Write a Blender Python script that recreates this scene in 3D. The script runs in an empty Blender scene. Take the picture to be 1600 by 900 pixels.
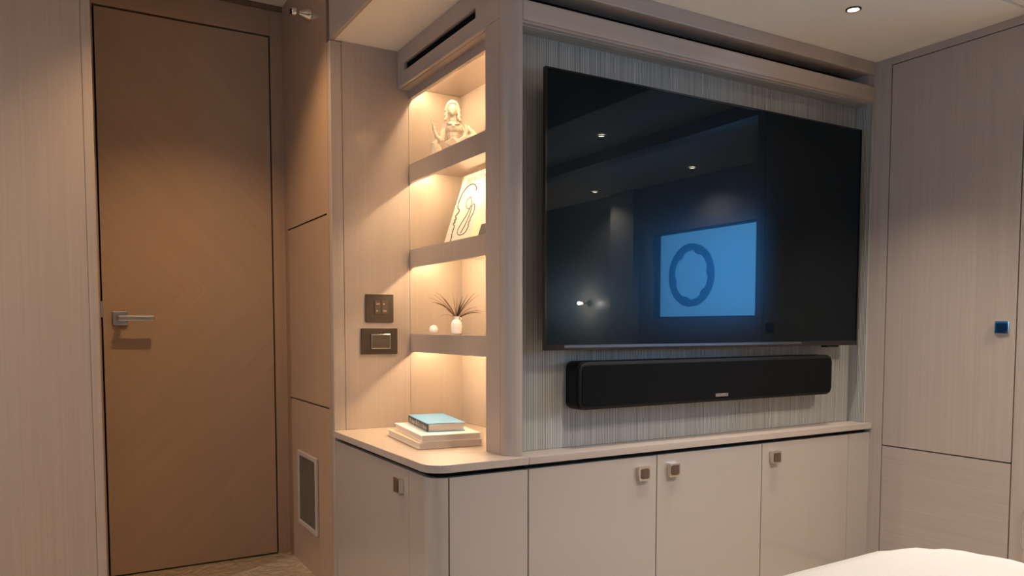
import bpy, bmesh, math, random
from mathutils import Vector, Matrix
random.seed(7)
S = bpy.context.scene
COL = S.collection
R = math.radians

# ------------------------------------------------------------------ camera
CAMZ = 0.868
cam_d = bpy.data.cameras.new('camera')
cam = bpy.data.objects.new('camera', cam_d); COL.objects.link(cam)
cam.location = (0, 0, CAMZ)
cam.rotation_euler = (R(90 - 3.376), 0, R(-30.424))
cam_d.sensor_fit = 'HORIZONTAL'; cam_d.sensor_width = 36.0
cam_d.lens = 36.0 * 1210.6 / 1600.0
cam_d.shift_y = 132.0 / 1600.0
cam_d.clip_start = 0.02
S.camera = cam
# ------------------------------------------------------------------ world, light, exposure
SKY_COL = (0.16, 0.54, 1.0)
SKY_STR = 10.0
W = bpy.data.worlds.new('world'); S.world = W; W.use_nodes = True
bg = W.node_tree.nodes['Background']
bg.inputs[0].default_value = (*SKY_COL, 1); bg.inputs[1].default_value = SKY_STR
S.view_settings.view_transform = 'Standard'
S.view_settings.look = 'None'
S.view_settings.gamma = 1.0
S.view_settings.use_curve_mapping = False
S.view_settings.exposure = 0.52
# window portals: guide the sky light through the cabin window and the added left one
for px, rz in ((3.40, 90), (-2.30, -90)):
    pl = bpy.data.lights.new('window_portal', 'AREA'); pl.shape = 'RECTANGLE'; pl.size = 0.88; pl.size_y = 0.55
    pl.cycles.is_portal = True
    po = bpy.data.objects.new('window_portal', pl); COL.objects.link(po)
    po.location = (px, -0.06, 1.1885); po.rotation_euler = (R(90), 0, R(rz))
DOWN_COL = (1.0, 0.88, 0.76)
WARM_COL = (1.0, 0.65, 0.34)
LED_COL = (1.0, 0.71, 0.42)
LED_STR = 76.0

# ------------------------------------------------------------------ measures (m)
ZC, ZH = 1.758, 2.048            # lowered and raised ceiling
XC, YD, YP = 0.755, 2.976, 2.401  # passage wall, door wall, switch panel
XF, XS, XB = 0.977, 1.017, 1.209  # fascia face, shelf face, niche back
YT, YR = 1.68, 1.745              # header face, recess back
XR, XW = 2.41, 3.30               # wardrobe face, window wall
ZT = 0.538                        # worktop

# ------------------------------------------------------------------ materials
def lin(r, g, b):
    f = lambda c: (c/255/12.92) if c/255 <= 0.04045 else ((c/255+0.055)/1.055)**2.4
    return (f(r), f(g), f(b), 1)
def newmat(name):
    m = bpy.data.materials.new(name); m.use_nodes = True
    n = m.node_tree.nodes; return m, n, m.node_tree.links, n['Principled BSDF']
def mat(name, col, rough=0.5, metal=0.0, coat=0.0, coat_rough=0.05, noise=0.0, nscale=40, bump=0.0, spec=0.5):
    m, n, l, b = newmat(name)
    b.inputs['Base Color'].default_value = col
    b.inputs['Roughness'].default_value = rough
    b.inputs['Metallic'].default_value = metal
    b.inputs['Coat Weight'].default_value = coat
    b.inputs['Coat Roughness'].default_value = coat_rough
    b.inputs['Specular IOR Level'].default_value = spec
    tc = n.new('ShaderNodeTexCoord'); nz = n.new('ShaderNodeTexNoise')
    nz.inputs['Scale'].default_value = nscale; nz.inputs['Detail'].default_value = 3
    l.new(tc.outputs['Object'], nz.inputs['Vector'])
    mx = n.new('ShaderNodeMix'); mx.data_type = 'RGBA'
    k = noise
    mx.inputs['A'].default_value = tuple(c*(1-k) for c in col[:3]) + (1,)
    mx.inputs['B'].default_value = tuple(min(1, c*(1+k)) for c in col[:3]) + (1,)
    l.new(nz.outputs['Fac'], mx.inputs['Factor']); l.new(mx.outputs['Result'], b.inputs['Base Color'])
    if bump:
        bp = n.new('ShaderNodeBump'); bp.inputs['Strength'].default_value = bump; bp.inputs['Distance'].default_value = 0.004
        l.new(nz.outputs['Fac'], bp.inputs['Height']); l.new(bp.outputs['Normal'], b.inputs['Normal'])
    return m
def wood(name, col, axis='z', contrast=0.09, rough=0.40, coat=0.10, coat_rough=0.25, chevron=None):
    """fine straight-grained veneer, the grain running along the axis"""
    m, n, l, b = newmat(name)
    tc = n.new('ShaderNodeTexCoord')
    src = tc.outputs['Object']
    if chevron is not None:
        sp = n.new('ShaderNodeSeparateXYZ'); l.new(src, sp.inputs[0])
        def mth(op, a, bb=None):
            q = n.new('ShaderNodeMath'); q.operation = op
            for i, v in enumerate((a, bb)):
                if v is None: continue
                if isinstance(v, (int, float)): q.inputs[i].default_value = v
                else: l.new(v, q.inputs[i])
            return q.outputs[0]
        dz = mth('ABSOLUTE', mth('SUBTRACT', sp.outputs['Z'], chevron))
        a = mth('ADD', sp.outputs['X'], dz); c = mth('SUBTRACT', sp.outputs['X'], dz)
        cb = n.new('ShaderNodeCombineXYZ'); l.new(a, cb.inputs[0]); l.new(c, cb.inputs[2])
        src = cb.outputs[0]; axis = 'z'
    mp = n.new('ShaderNodeMapping'); l.new(src, mp.inputs[0])
    mp.inputs['Scale'].default_value = [1.3 if ax == axis else 130 for ax in 'xyz']
    n1 = n.new('ShaderNodeTexNoise'); n1.inputs['Scale'].default_value = 1; n1.inputs['Detail'].default_value = 4
    n1.inputs['Roughness'].default_value = 0.65
    l.new(mp.outputs[0], n1.inputs['Vector'])
    mp2 = n.new('ShaderNodeMapping'); l.new(src, mp2.inputs[0])
    mp2.inputs['Scale'].default_value = [0.35 if ax == axis else 9 for ax in 'xyz']
    n2 = n.new('ShaderNodeTexNoise'); n2.inputs['Scale'].default_value = 1; n2.inputs['Detail'].default_value = 2
    l.new(mp2.outputs[0], n2.inputs['Vector'])
    ad = n.new('ShaderNodeMath'); ad.operation = 'MULTIPLY_ADD'; ad.inputs[1].default_value = 0.45
    l.new(n2.outputs['Fac'], ad.inputs[0]); l.new(n1.outputs['Fac'], ad.inputs[2])
    mr = n.new('ShaderNodeMapRange'); mr.inputs['From Min'].default_value = 0.40; mr.inputs['From Max'].default_value = 1.05
    l.new(ad.outputs[0], mr.inputs['Value'])
    mx = n.new('ShaderNodeMix'); mx.data_type = 'RGBA'
    mx.inputs['A'].default_value = tuple(c*(1-contrast) for c in col[:3]) + (1,)
    mx.inputs['B'].default_value = tuple(min(1, c*(1+contrast)) for c in col[:3]) + (1,)
    l.new(mr.outputs[0], mx.inputs['Factor']); l.new(mx.outputs['Result'], b.inputs['Base Color'])
    b.inputs['Roughness'].default_value = rough
    b.inputs['Coat Weight'].default_value = coat; b.inputs['Coat Roughness'].default_value = coat_rough
    bp = n.new('ShaderNodeBump'); bp.inputs['Strength'].default_value = 0.06; bp.inputs['Distance'].default_value = 0.001
    l.new(n1.outputs['Fac'], bp.inputs['Height']); l.new(bp.outputs['Normal'], b.inputs['Normal'])
    return m
def ribbed(name, axis='z'):
    """silver grey wallcovering of fine vertical threads"""
    m, n, l, b = newmat(name)
    tc = n.new('ShaderNodeTexCoord')
    mp = n.new('ShaderNodeMapping'); l.new(tc.outputs['Object'], mp.inputs[0])
    mp.inputs['Scale'].default_value = [1.0 if ax == axis else 300 for ax in 'xyz']
    nz = n.new('ShaderNodeTexNoise'); nz.inputs['Scale'].default_value = 1; nz.inputs['Detail'].default_value = 2
    l.new(mp.outputs[0], nz.inputs['Vector'])
    # threads: one every 5 mm, each with its own tone
    sp = n.new('ShaderNodeSeparateXYZ'); l.new(tc.outputs['Object'], sp.inputs[0])
    ad = n.new('ShaderNodeMath'); ad.operation = 'ADD'
    pair = {'z': ('X', 'Y'), 'x': ('Y', 'Z'), 'y': ('X', 'Z')}[axis]
    l.new(sp.outputs[pair[0]], ad.inputs[0]); l.new(sp.outputs[pair[1]], ad.inputs[1])
    mu = n.new('ShaderNodeMath'); mu.operation = 'MULTIPLY'; mu.inputs[1].default_value = 2*math.pi/0.0055; l.new(ad.outputs[0], mu.inputs[0])
    sn = n.new('ShaderNodeMath'); sn.operation = 'SINE'; l.new(mu.outputs[0], sn.inputs[0])
    nr = n.new('ShaderNodeMapRange'); nr.inputs['To Min'].default_value = 0.25; nr.inputs['To Max'].default_value = 0.75; l.new(nz.outputs['Fac'], nr.inputs['Value'])
    n1 = n.new('ShaderNodeMath'); n1.operation = 'MULTIPLY_ADD'; n1.inputs[1].default_value = 0.15
    l.new(sn.outputs[0], n1.inputs[0]); l.new(nr.outputs[0], n1.inputs[2])
    cr = n.new('ShaderNodeValToRGB')
    cr.color_ramp.elements[0].position = 0.28; cr.color_ramp.elements[0].color = lin(112, 111, 104)
    cr.color_ramp.elements[1].position = 0.72; cr.color_ramp.elements[1].color = lin(196, 195, 188)
    e = cr.color_ramp.elements.new(0.5); e.color = lin(156, 154, 147)
    l.new(n1.outputs[0], cr.inputs[0]); l.new(cr.outputs[0], b.inputs['Base Color'])
    b.inputs['Roughness'].default_value = 0.42
    bp = n.new('ShaderNodeBump'); bp.inputs['Strength'].default_value = 0.5; bp.inputs['Distance'].default_value = 0.0015
    l.new(n1.outputs[0], bp.inputs['Height']); l.new(bp.outputs['Normal'], b.inputs['Normal'])
    return m
def emit(name, col, strength):
    m, n, l, b = newmat(name)
    b.inputs['Base Color'].default_value = (1, 1, 1, 1)
    b.inputs['Emission Color'].default_value = (*col[:3], 1); b.inputs['Emission Strength'].default_value = strength
    return m

WOODC = lin(172, 158, 147)
DOORC_WARMED = lin(164, 137, 113)  # veneer browned, so part of the warm lamp light sits in the colour
M = {}
M['wood_v'] = wood('veneer_vertical', WOODC, 'z')
M['wood_x'] = wood('veneer_along_x', WOODC, 'x')
M['wood_y'] = wood('veneer_along_y', WOODC, 'y')
M['wood_door'] = wood('veneer_chevron', DOORC_WARMED, chevron=1.0, contrast=0.11, rough=0.5, coat=0.0)
M['wood_pv'] = wood('warmed_passage_veneer', DOORC_WARMED, 'z')
M['wood_px'] = wood('warmed_passage_veneer_across', DOORC_WARMED, 'x')
M['gloss_panel'] = wood('polished_panel', WOODC, 'z', contrast=0.08, rough=0.3, coat=1.0, coat_rough=0.07)
M['niche'] = wood('niche_veneer', lin(172, 158, 144), 'z', contrast=0.05, rough=0.35, coat=0.5, coat_rough=0.1)
M['shelf'] = mat('shelf_lacquer', lin(176, 160, 146), rough=0.3, coat=1.0, coat_rough=0.02, noise=0.02)
M['shelf'].node_tree.nodes['Principled BSDF'].inputs['Coat IOR'].default_value = 1.9
M['lacquer'] = mat('taupe_high_gloss_lacquer', lin(166, 156, 146), rough=0.35, coat=1.0, coat_rough=0.02, noise=0.01, nscale=3)
M['ceiling'] = mat('cream_ceiling_vinyl', lin(238, 232, 223), rough=0.6, noise=0.02, nscale=200)
M['rib_back'] = ribbed('thread_wallcovering'); M['rib_soffit'] = ribbed('thread_wallcovering_across', 'x')
M['gap'] = mat('shadow_gap', lin(22, 16, 14), rough=0.9)
M['groove'] = mat('groove', lin(62, 44, 34), rough=0.8)
M['chrome'] = mat('polished_chrome', lin(225, 220, 212), rough=0.09, metal=1.0)
M['nickel'] = mat('brushed_nickel', lin(196, 186, 174), rough=0.24, metal=1.0)
M['bronze'] = mat('brown_leather_insert', lin(84, 66, 52), rough=0.4, noise=0.15, nscale=300)
M['black'] = mat('matt_black_plastic', lin(12, 12, 14), rough=0.5, spec=0.3)
M['chin'] = mat('grey_chin_metal', lin(92, 96, 102), rough=0.38, metal=0.8)
M['latch_dark'] = mat('dark_polished_metal', lin(104, 106, 112), rough=0.12, metal=1.0)
M['black_gloss'] = mat('black_gloss', lin(10, 10, 12), rough=0.12, coat=0.5)
M['grille_black'] = mat('black_speaker_cloth', lin(9, 10, 12), rough=0.9, noise=0.3, nscale=900, bump=0.2, spec=0.15)
M['switch'] = mat('dark_bronze_plate', lin(66, 56, 48), rough=0.35, metal=0.1)
M['switch_key'] = mat('dark_bronze_key', lin(78, 67, 57), rough=0.3, metal=0.1)
M['marks'] = mat('pale_print', lin(210, 195, 170), rough=0.6)
M['switch_mark'] = mat('dull_key_print', lin(150, 134, 112), rough=0.6)
M['white'] = mat('white_ceramic', lin(240, 238, 238), rough=0.35, coat=0.2)
M['statue'] = mat('cream_plaster', lin(222, 208, 188), rough=0.65, noise=0.1, nscale=60)
M['grass'] = mat('dried_grass', lin(112, 84, 54), rough=0.8, noise=0.3, nscale=80)
M['grass_dark'] = mat('dark_dried_grass', lin(58, 40, 26), rough=0.8, noise=0.3, nscale=80)
M['page'] = mat('paper_edges', lin(228, 214, 196), rough=0.8, noise=0.08, nscale=500)
M['book_white'] = mat('bright_white_cover', lin(240, 236, 234), rough=0.4, coat=0.2)
M['cover_white'] = mat('white_cover', lin(204, 197, 190), rough=0.4, coat=0.2)
M['cover_cream'] = mat('cream_cover', lin(226, 200, 170), rough=0.5)
M['cover_blue'] = mat('pale_blue_cover', lin(74, 164, 222), rough=0.35, coat=0.3, noise=0.03, nscale=25)
M['spine_dark'] = mat('dark_spine', lin(52, 56, 60), rough=0.5, noise=0.2, nscale=120)
M['ink'] = mat('brown_ink', lin(74, 58, 40), rough=0.7)
M['duvet'] = mat('ivory_bedspread', lin(198, 194, 187), rough=0.85, noise=0.03, nscale=150, bump=0.08)
M['vent_bar'] = mat('vent_bars', lin(112, 104, 92), rough=0.4, metal=0.3)
M['bed_base'] = mat('bed_base_fabric', lin(150, 140, 130), rough=0.9, noise=0.06, nscale=200)
M['wallcloth'] = mat('beige_wallcloth', lin(196, 186, 176), rough=0.8, noise=0.04, nscale=120)
M['lens'] = emit('lamp_lens', (1.0, 0.86, 0.68), 60)
M['bulb'] = emit('bulb_glow', (1.0, 0.82, 0.6), 25)
M['led'] = emit('led_strip', LED_COL, LED_STR)

# floor: beige boards under a crinkled clear protection film
m, n, l, b = newmat('floor_under_film')
tc = n.new('ShaderNodeTexCoord'); nz = n.new('ShaderNodeTexNoise'); nz.inputs['Scale'].default_value = 3.5; nz.inputs['Detail'].default_value = 3
nz.inputs['Distortion'].default_value = 1.2
l.new(tc.outputs['Object'], nz.inputs['Vector'])
cr = n.new('ShaderNodeValToRGB'); cr.color_ramp.elements[0].color = lin(150, 132, 110); cr.color_ramp.elements[1].color = lin(186, 170, 148)
l.new(nz.outputs['Fac'], cr.inputs[0]); l.new(cr.outputs[0], b.inputs['Base Color'])
b.inputs['Roughness'].default_value = 0.5; b.inputs['Coat Weight'].default_value = 1.0; b.inputs['Coat Roughness'].default_value = 0.07
nz2 = n.new('ShaderNodeTexNoise'); nz2.inputs['Scale'].default_value = 12; nz2.inputs['Detail'].default_value = 4; nz2.inputs['Distortion'].default_value = 2
l.new(tc.outputs['Object'], nz2.inputs['Vector'])
bp = n.new('ShaderNodeBump'); bp.inputs['Strength'].default_value = 0.9; bp.inputs['Distance'].default_value = 0.045
l.new(nz2.outputs['Fac'], bp.inputs['Height']); l.new(bp.outputs['Normal'], b.inputs['Coat Normal'])
M['floor'] = m
# TV glass: sharp mirror-like face with a faint anti-glare haze
m, n, l, b = newmat('screen_glass')
b.inputs['Base Color'].default_value = (0.0012, 0.0012, 0.0014, 1); b.inputs['Roughness'].default_value = 0.9
b.inputs['Specular IOR Level'].default_value = 0.0
g1 = n.new('ShaderNodeBsdfGlossy'); g1.inputs['Roughness'].default_value = 0.0; g1.inputs['Color'].default_value = (0.88, 0.96, 1.0, 1)
g2 = n.new('ShaderNodeBsdfGlossy'); g2.inputs['Roughness'].default_value = 0.21; g2.inputs['Color'].default_value = (0.35, 0.72, 1.0, 1)
fr = n.new('ShaderNodeFresnel'); fr.inputs[0].default_value = 1.44
gm = n.new('ShaderNodeMixShader'); gm.inputs[0].default_value = 0.48
l.new(g1.outputs[0], gm.inputs[1]); l.new(g2.outputs[0], gm.inputs[2])
mx = n.new('ShaderNodeMixShader'); l.new(fr.outputs[0], mx.inputs[0]); l.new(b.outputs[0], mx.inputs[1]); l.new(gm.outputs[0], mx.inputs[2])
l.new(mx.outputs[0], n['Material Output'].inputs[0])
M['screen'] = m
# window pane (thin glass) and the translucent port ring
def thin_glass(name, tint, refl):
    m, n, l, b = newmat(name); n.remove(b)
    out = n['Material Output']; tr = n.new('ShaderNodeBsdfTransparent'); tr.inputs[0].default_value = (*tint, 1)
    gl = n.new('ShaderNodeBsdfGlossy'); gl.inputs['Roughness'].default_value = 0.02
    fr = n.new('ShaderNodeFresnel'); fr.inputs[0].default_value = refl
    mx = n.new('ShaderNodeMixShader'); l.new(fr.outputs[0], mx.inputs[0]); l.new(tr.outputs[0], mx.inputs[1]); l.new(gl.outputs[0], mx.inputs[2])
    l.new(mx.outputs[0], out.inputs[0]); return m
M['glass'] = thin_glass('window_glass', (0.95, 0.97, 1.0), 1.3)
M['ring'] = thin_glass('smoked_port_ring', (0.30, 0.50, 0.62), 1.2)

# ------------------------------------------------------------------ mesh helpers
def tagset(o, label=None, cat=None, group=None, kind=None):
    if label: o['label'] = label
    if cat: o['category'] = cat
    if group: o['group'] = group
    if kind: o['kind'] = kind
    return o
def link(name, me, mt, parent=None, smooth=False):
    if mt is not None:
        me.materials.clear(); me.materials.append(mt)
    o = bpy.data.objects.new(name, me); COL.objects.link(o)
    if parent is not None:
        o.parent = parent; o.location = -wloc(parent)
    if smooth:
        for p in me.polygons: p.use_smooth = True
    return o
def wloc(o):
    v = Vector((0, 0, 0))
    while o is not None:
        v += o.location; o = o.parent
    return v
def finish(bm, name, mt, parent=None, bevel=0.0, seg=2, smooth=False, auto=False):
    bmesh.ops.recalc_face_normals(bm, faces=bm.faces[:])
    if bevel:
        ed = [e for e in bm.edges if e.is_manifold and e.calc_face_angle(0) > 0.6]
        bmesh.ops.bevel(bm, geom=ed, offset=bevel, segments=seg, profile=0.5, affect='EDGES', clamp_overlap=True)
    me = bpy.data.meshes.new(name); bm.to_mesh(me); bm.free()
    o = link(name, me, M[mt] if isinstance(mt, str) else mt, parent, smooth)
    if auto:
        for p in me.polygons: p.use_smooth = True
        me.set_sharp_from_angle(angle=R(35))
    return o
def add_box(bm, x0, x1, y0, y1, z0, z1):
    v = [bm.verts.new((x, y, z)) for x in (x0, x1) for y in (y0, y1) for z in (z0, z1)]
    for f in ((0, 1, 3, 2), (4, 6, 7, 5), (0, 4, 5, 1), (2, 3, 7, 6), (0, 2, 6, 4), (1, 5, 7, 3)):
        bm.faces.new([v[i] for i in f])
def box(name, mt, x0, x1, y0, y1, z0, z1, parent=None, bevel=0.0, seg=2):
    bm = bmesh.new(); add_box(bm, x0, x1, y0, y1, z0, z1)
    return finish(bm, name, mt, parent, bevel, seg)
def prism(name, mt, pts, a0, a1, axis='z', parent=None, bevel=0.0, auto=False, seg=2):
    """outline pts (2D) swept between a0 and a1 along the axis: z -> (x,y), y -> (x,z), x -> (y,z)"""
    bm = bmesh.new()
    def P(p, a): return {'z': (p[0], p[1], a), 'y': (p[0], a, p[1]), 'x': (a, p[0], p[1])}[axis]
    A = [bm.verts.new(P(p, a0)) for p in pts]; B = [bm.verts.new(P(p, a1)) for p in pts]
    bm.faces.new(A); bm.faces.new(B[::-1])
    for i in range(len(pts)):
        j = (i+1) % len(pts); bm.faces.new((A[i], B[i], B[j], A[j]))
    return finish(bm, name, mt, parent, bevel, seg, auto=auto)
def frame(name, mt, o, i, a0, a1, axis='y', parent=None, bevel=0.0):
    """rectangular ring: outer o and inner i as (u0,u1,v0,v1), swept a0..a1"""
    bm = bmesh.new()
    def P(u, v, a): return {'z': (u, v, a), 'y': (u, a, v), 'x': (a, u, v)}[axis]
    def ring(r, a): return [bm.verts.new(P(*q, a)) for q in ((r[0], r[2]), (r[1], r[2]), (r[1], r[3]), (r[0], r[3]))]
    O0, O1, I0, I1 = ring(o, a0), ring(o, a1), ring(i, a0), ring(i, a1)
    for k in range(4):
        j = (k+1) % 4
        for q in ((O0[k], O0[j], I0[j], I0[k]), (O1[k], I1[k], I1[j], O1[j]), (O0[k], O1[k], O1[j], O0[j]), (I0[k], I0[j], I1[j], I1[k])):
            bm.faces.new(q)
    return finish(bm, name, mt, parent, bevel)
def rrect(u0, u1, v0, v1, r, seg=6):
    pts = []
    for cx, cy, a in ((u1-r, v0+r, -90), (u1-r, v1-r, 0), (u0+r, v1-r, 90), (u0+r, v0+r, 180)):
        for k in range(seg+1):
            t = R(a + 90*k/seg); pts.append((cx+r*math.cos(t), cy+r*math.sin(t)))
    return pts
def lathe(name, mt, prof, c, parent=None, axis='z', seg=32, smooth=True):
    bm = bmesh.new(); rings = []
    for r, h in prof:
        ring = []
        for k in range(seg):
            t = 2*math.pi*k/seg; u, v = r*math.cos(t), r*math.sin(t)
            p = {'z': (u, v, h), 'x': (h, u, v), 'y': (u, h, v)}[axis]
            ring.append(bm.verts.new((c[0]+p[0], c[1]+p[1], c[2]+p[2])))
        rings.append(ring)
    for a, b_ in zip(rings, rings[1:]):
        for k in range(seg):
            j = (k+1) % seg; bm.faces.new((a[k], a[j], b_[j], b_[k]))
    bm.faces.new(rings[0]); bm.faces.new(rings[-1][::-1])
    return finish(bm, name, mt, parent, auto=smooth)
def add_tube(bm, pts, rad, seg=6):
    rings = []; n_ = len(pts)
    for i, p in enumerate(pts):
        p = Vector(p); d = (Vector(pts[min(i+1, n_-1)]) - Vector(pts[max(i-1, 0)])).normalized()
        u = d.cross(Vector((0.31, 0.2, 1)) if abs(d.z) < 0.95 else Vector((1, 0.1, 0))).normalized(); v = d.cross(u)
        r = rad[i] if isinstance(rad, (list, tuple)) else rad
        rings.append([bm.verts.new(p + r*(math.cos(2*math.pi*k/seg)*u + math.sin(2*math.pi*k/seg)*v)) for k in range(seg)])
    for a, b_ in zip(rings, rings[1:]):
        for k in range(seg):
            j = (k+1) % seg; bm.faces.new((a[k], a[j], b_[j], b_[k]))
    bm.faces.new(rings[0][::-1]); bm.faces.new(rings[-1])
def add_ball(bm, c, r, seg=12, rot=None):
    mt_ = Matrix.Translation(c) @ (rot or Matrix.Identity(4)) @ Matrix.Diagonal((*(r if isinstance(r, (tuple, list)) else (r, r, r)), 1))
    bmesh.ops.create_uvsphere(bm, u_segments=seg, v_segments=max(6, seg*2//3), radius=1, matrix=mt_)
def thing(name, loc, label, cat, group=None, rotz=0):
    o = bpy.data.objects.new(name, None); COL.objects.link(o); o.location = loc; o.rotation_euler = (0, 0, rotz)
    o.empty_display_size = 0.05
    return tagset(o, label, cat, group)
def copy_tree(o, parent=None, delta=None):
    c = o.copy(); COL.objects.link(c); c.parent = parent
    if delta is not None: c.location = Vector(o.location) + Vector(delta)
    for ch in list(o.children): copy_tree(ch, c)
    return c
def struct(o): o['kind'] = 'structure'; return o
def sgroup(name, loc):
    o = bpy.data.objects.new(name, None); COL.objects.link(o); o.location = loc; o['kind'] = 'structure'; return o

# ================================================================== SETTING
struct(box('floor', 'floor', -2.2, 3.6, -2.2, 3.1, -0.05, 0.0))
# ---- ceiling
ce = sgroup('ceiling', (1.0, 0.5, ZC))
box('raised_panel', 'ceiling', -2.2, 1.98, -2.2, 1.22, ZH, ZH+0.03, ce)
box('raised_panel', 'ceiling', -2.2, XC+0.02, 1.22, 3.06, ZH, ZH+0.03, ce)
box('lowered_panel', 'ceiling', XC+0.013, XR+0.02, 1.197, YP+0.02, ZC, ZC+0.03, ce)
box('lowered_panel', 'ceiling', 1.95, XW+0.02, -2.2, 1.193, ZC+0.003, ZC+0.03, ce, bevel=0.004)
box('edge_board', 'wood_y', XC, XC+0.013, 1.20, YP, ZC-0.004, ZH, ce)
box('edge_board', 'wood_x', XC+0.0135, 1.95, 1.183, 1.196, ZC-0.004, ZH, ce)
box('edge_board', 'wood_y', 1.937, 1.9495, -2.2, 1.18, ZC-0.004, ZH, ce)
box('alcove_beam', 'wood_y', XR+0.002, XR+0.09, -2.2, 1.163, ZC-0.055, ZC+0.002, ce)
# ---- door wall
wd = sgroup('wall_back', (0.4, YD, 0))
box('core', 'gap', -0.2, XC+0.1, YD+0.03, YD+0.09, 0, ZH, wd)
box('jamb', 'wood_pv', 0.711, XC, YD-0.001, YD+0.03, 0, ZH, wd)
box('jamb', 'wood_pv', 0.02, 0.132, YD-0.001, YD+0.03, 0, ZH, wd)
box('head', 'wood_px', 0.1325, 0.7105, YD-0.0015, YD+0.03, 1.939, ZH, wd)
box('cornice', mat('dark_cornice', lin(112, 88, 68), rough=0.5), 0.02, XC, YD-0.012, YD-0.002, ZH-0.018, ZH-0.0005, wd)
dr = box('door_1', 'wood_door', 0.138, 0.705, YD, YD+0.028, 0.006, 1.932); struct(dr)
tagset(dr, 'brown veneered cabin door with chevron grain and chrome lever', 'door')
# lever handle (parts of the door)
hz = 0.897
ro = prism('rose', 'nickel', rrect(0.1665, 0.2135, hz-0.0235, hz+0.0235, 0.003), YD-0.009, YD-0.0002, 'y', dr, bevel=0.0015)
lathe('lever_neck', 'nickel', [(0.0095, -0.045), (0.0095, -0.008)], (0.190, YD, hz), dr, 'y')
prism('lever', 'nickel', rrect(0.1795, 0.2935, hz-0.009, hz+0.009, 0.004), YD-0.052, YD-0.040, 'y', dr, bevel=0.003)
box('latch_plate', 'chrome', 0.1325, 0.1375, YD-0.003, YD+0.02, 0.90, 0.955, dr)
# ---- left partition that the door is set back behind
wl = sgroup('wall_left', (-0.9, 2.6, 0))
box('panel', 'wood_v', -2.2, 0.0846, 2.60, 2.64, 0, ZH, wl)
box('end_stile', 'wood_v', 0.0852, 0.1112, 2.60, 2.975, 0, ZH, wl, bevel=0.002)
box('backing', 'groove', -2.2, 0.0851, 2.641, 2.70, 0, ZH, wl)
# ---- passage wall: three stacked panels between two stiles
wp = sgroup('wall_passage', (XC, 2.7, 0))
box('backing', 'groove', XC+0.010, XC+0.03, YP+0.03, YD+0.02, 0, ZH, wp)
for a, c in ((0, 0.600), (0.606, 1.224), (1.230, ZH)):
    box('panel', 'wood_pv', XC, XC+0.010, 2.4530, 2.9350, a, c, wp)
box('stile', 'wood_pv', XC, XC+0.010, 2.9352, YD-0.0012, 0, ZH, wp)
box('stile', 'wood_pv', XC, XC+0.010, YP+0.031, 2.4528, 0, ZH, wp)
# ---- switch panel and far side of the niche
wn = sgroup('wall_niche', (0.9, YP, ZT))
box('corner_post', 'gloss_panel', XC, 0.7925, YP, YP+0.03, 0, ZC-0.004, wn, bevel=0.002)
box('panel', 'gloss_panel', 0.7935, XS-0.0006, YP, YP+0.03, ZT, ZC, wn)
box('panel', 'niche', XS+0.0006, XB+0.02, YP, YP+0.03, ZT, ZC, wn)
box('backing', 'groove', 0.76, 1.2, YP+0.031, YP+0.04, 0, ZC, wn)
# ---- rounded column between niche and television
cl = sgroup('trim_1', (1.0, 1.7, ZT))
pts = [(XS, 1.7235), (XS, YT)]
for k in range(13):
    t = R(-90 - 90*k/12); pts.append((XS+0.04*math.cos(t), 1.72+0.04*math.sin(t)))
pts.append((XF, 1.7235))
prism('bullnose', 'wood_v', pts, ZT, ZC, 'z', cl, auto=True)
prism('stile', 'wood_v', [(XF, 1.7245), (1.0, 1.7245), (1.0, 1.806), (XF+0.006, 1.806), (XF+0.002, 1.804), (XF, 1.800)], ZT, 1.6365, 'z', cl)
# ---- fascia with air slot above the niche
fa = sgroup('trim_2', (XF, 2.05, 1.638))
frame('fascia', 'wood_y', (1.7245, YP-0.0006, 1.638, ZC-0.0005), (1.857, 2.343, 1.682, 1.7065), XF, XF+0.0135, 'x', fa, bevel=0.0035)
box('fascia_underside', 'wood_y', XF+0.0137, XS+0.02, 1.8065, YP-0.0006, 1.638, 1.668, fa)
frame('slot_lining', 'gap', (1.845, 2.355, 1.672, 1.7165), (1.8575, 2.3425, 1.6825, 1.706), XF+0.014, XF+0.1, 'x', fa)
box('slot_back', 'gap', XF+0.1005, XF+0.11, 1.845, 2.355, 1.672, 1.7165, fa)
# ---- header over the television
hd = sgroup('trim_3', (1.7, YT, 1.63))
box('header_rail', 'wood_x', XS+0.0015, XR, YT, YR+0.01, 1.628, 1.677, hd, bevel=0.002)
box('bead', 'wood_x', XS+0.0015, XR-0.001, YT+0.006, YT+0.016, 1.6225, 1.6279, hd)
box('cornice_rail', 'wood_x', XS+0.0015, XR, YT, YR+0.01, 1.717, ZC-0.0005, hd, bevel=0.002)
box('slot_back', 'gap', XS+0.002, XR, YR+0.06, YR+0.07, 1.60, ZC, hd)
box('slot_end', 'wood_v', 2.385, XR, YT+0.008, YR+0.05, 1.6772, 1.7168, hd)
# ---- recess clad in threads
rc = sgroup('wall_recess', (1.7, YR, ZT))
box('back_panel', 'rib_back', XS, XR, YR, YR+0.02, ZT, 1.66, rc)
box('side_panel', 'rib_back', 2.396, XR-0.0005, YT+0.002, YR-0.0005, ZT+0.0005, 1.6215, rc)
box('soffit_panel', 'rib_soffit', XS, 2.3955, YT+0.017, YR-0.0005, 1.620, 1.6275, rc)
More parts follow.
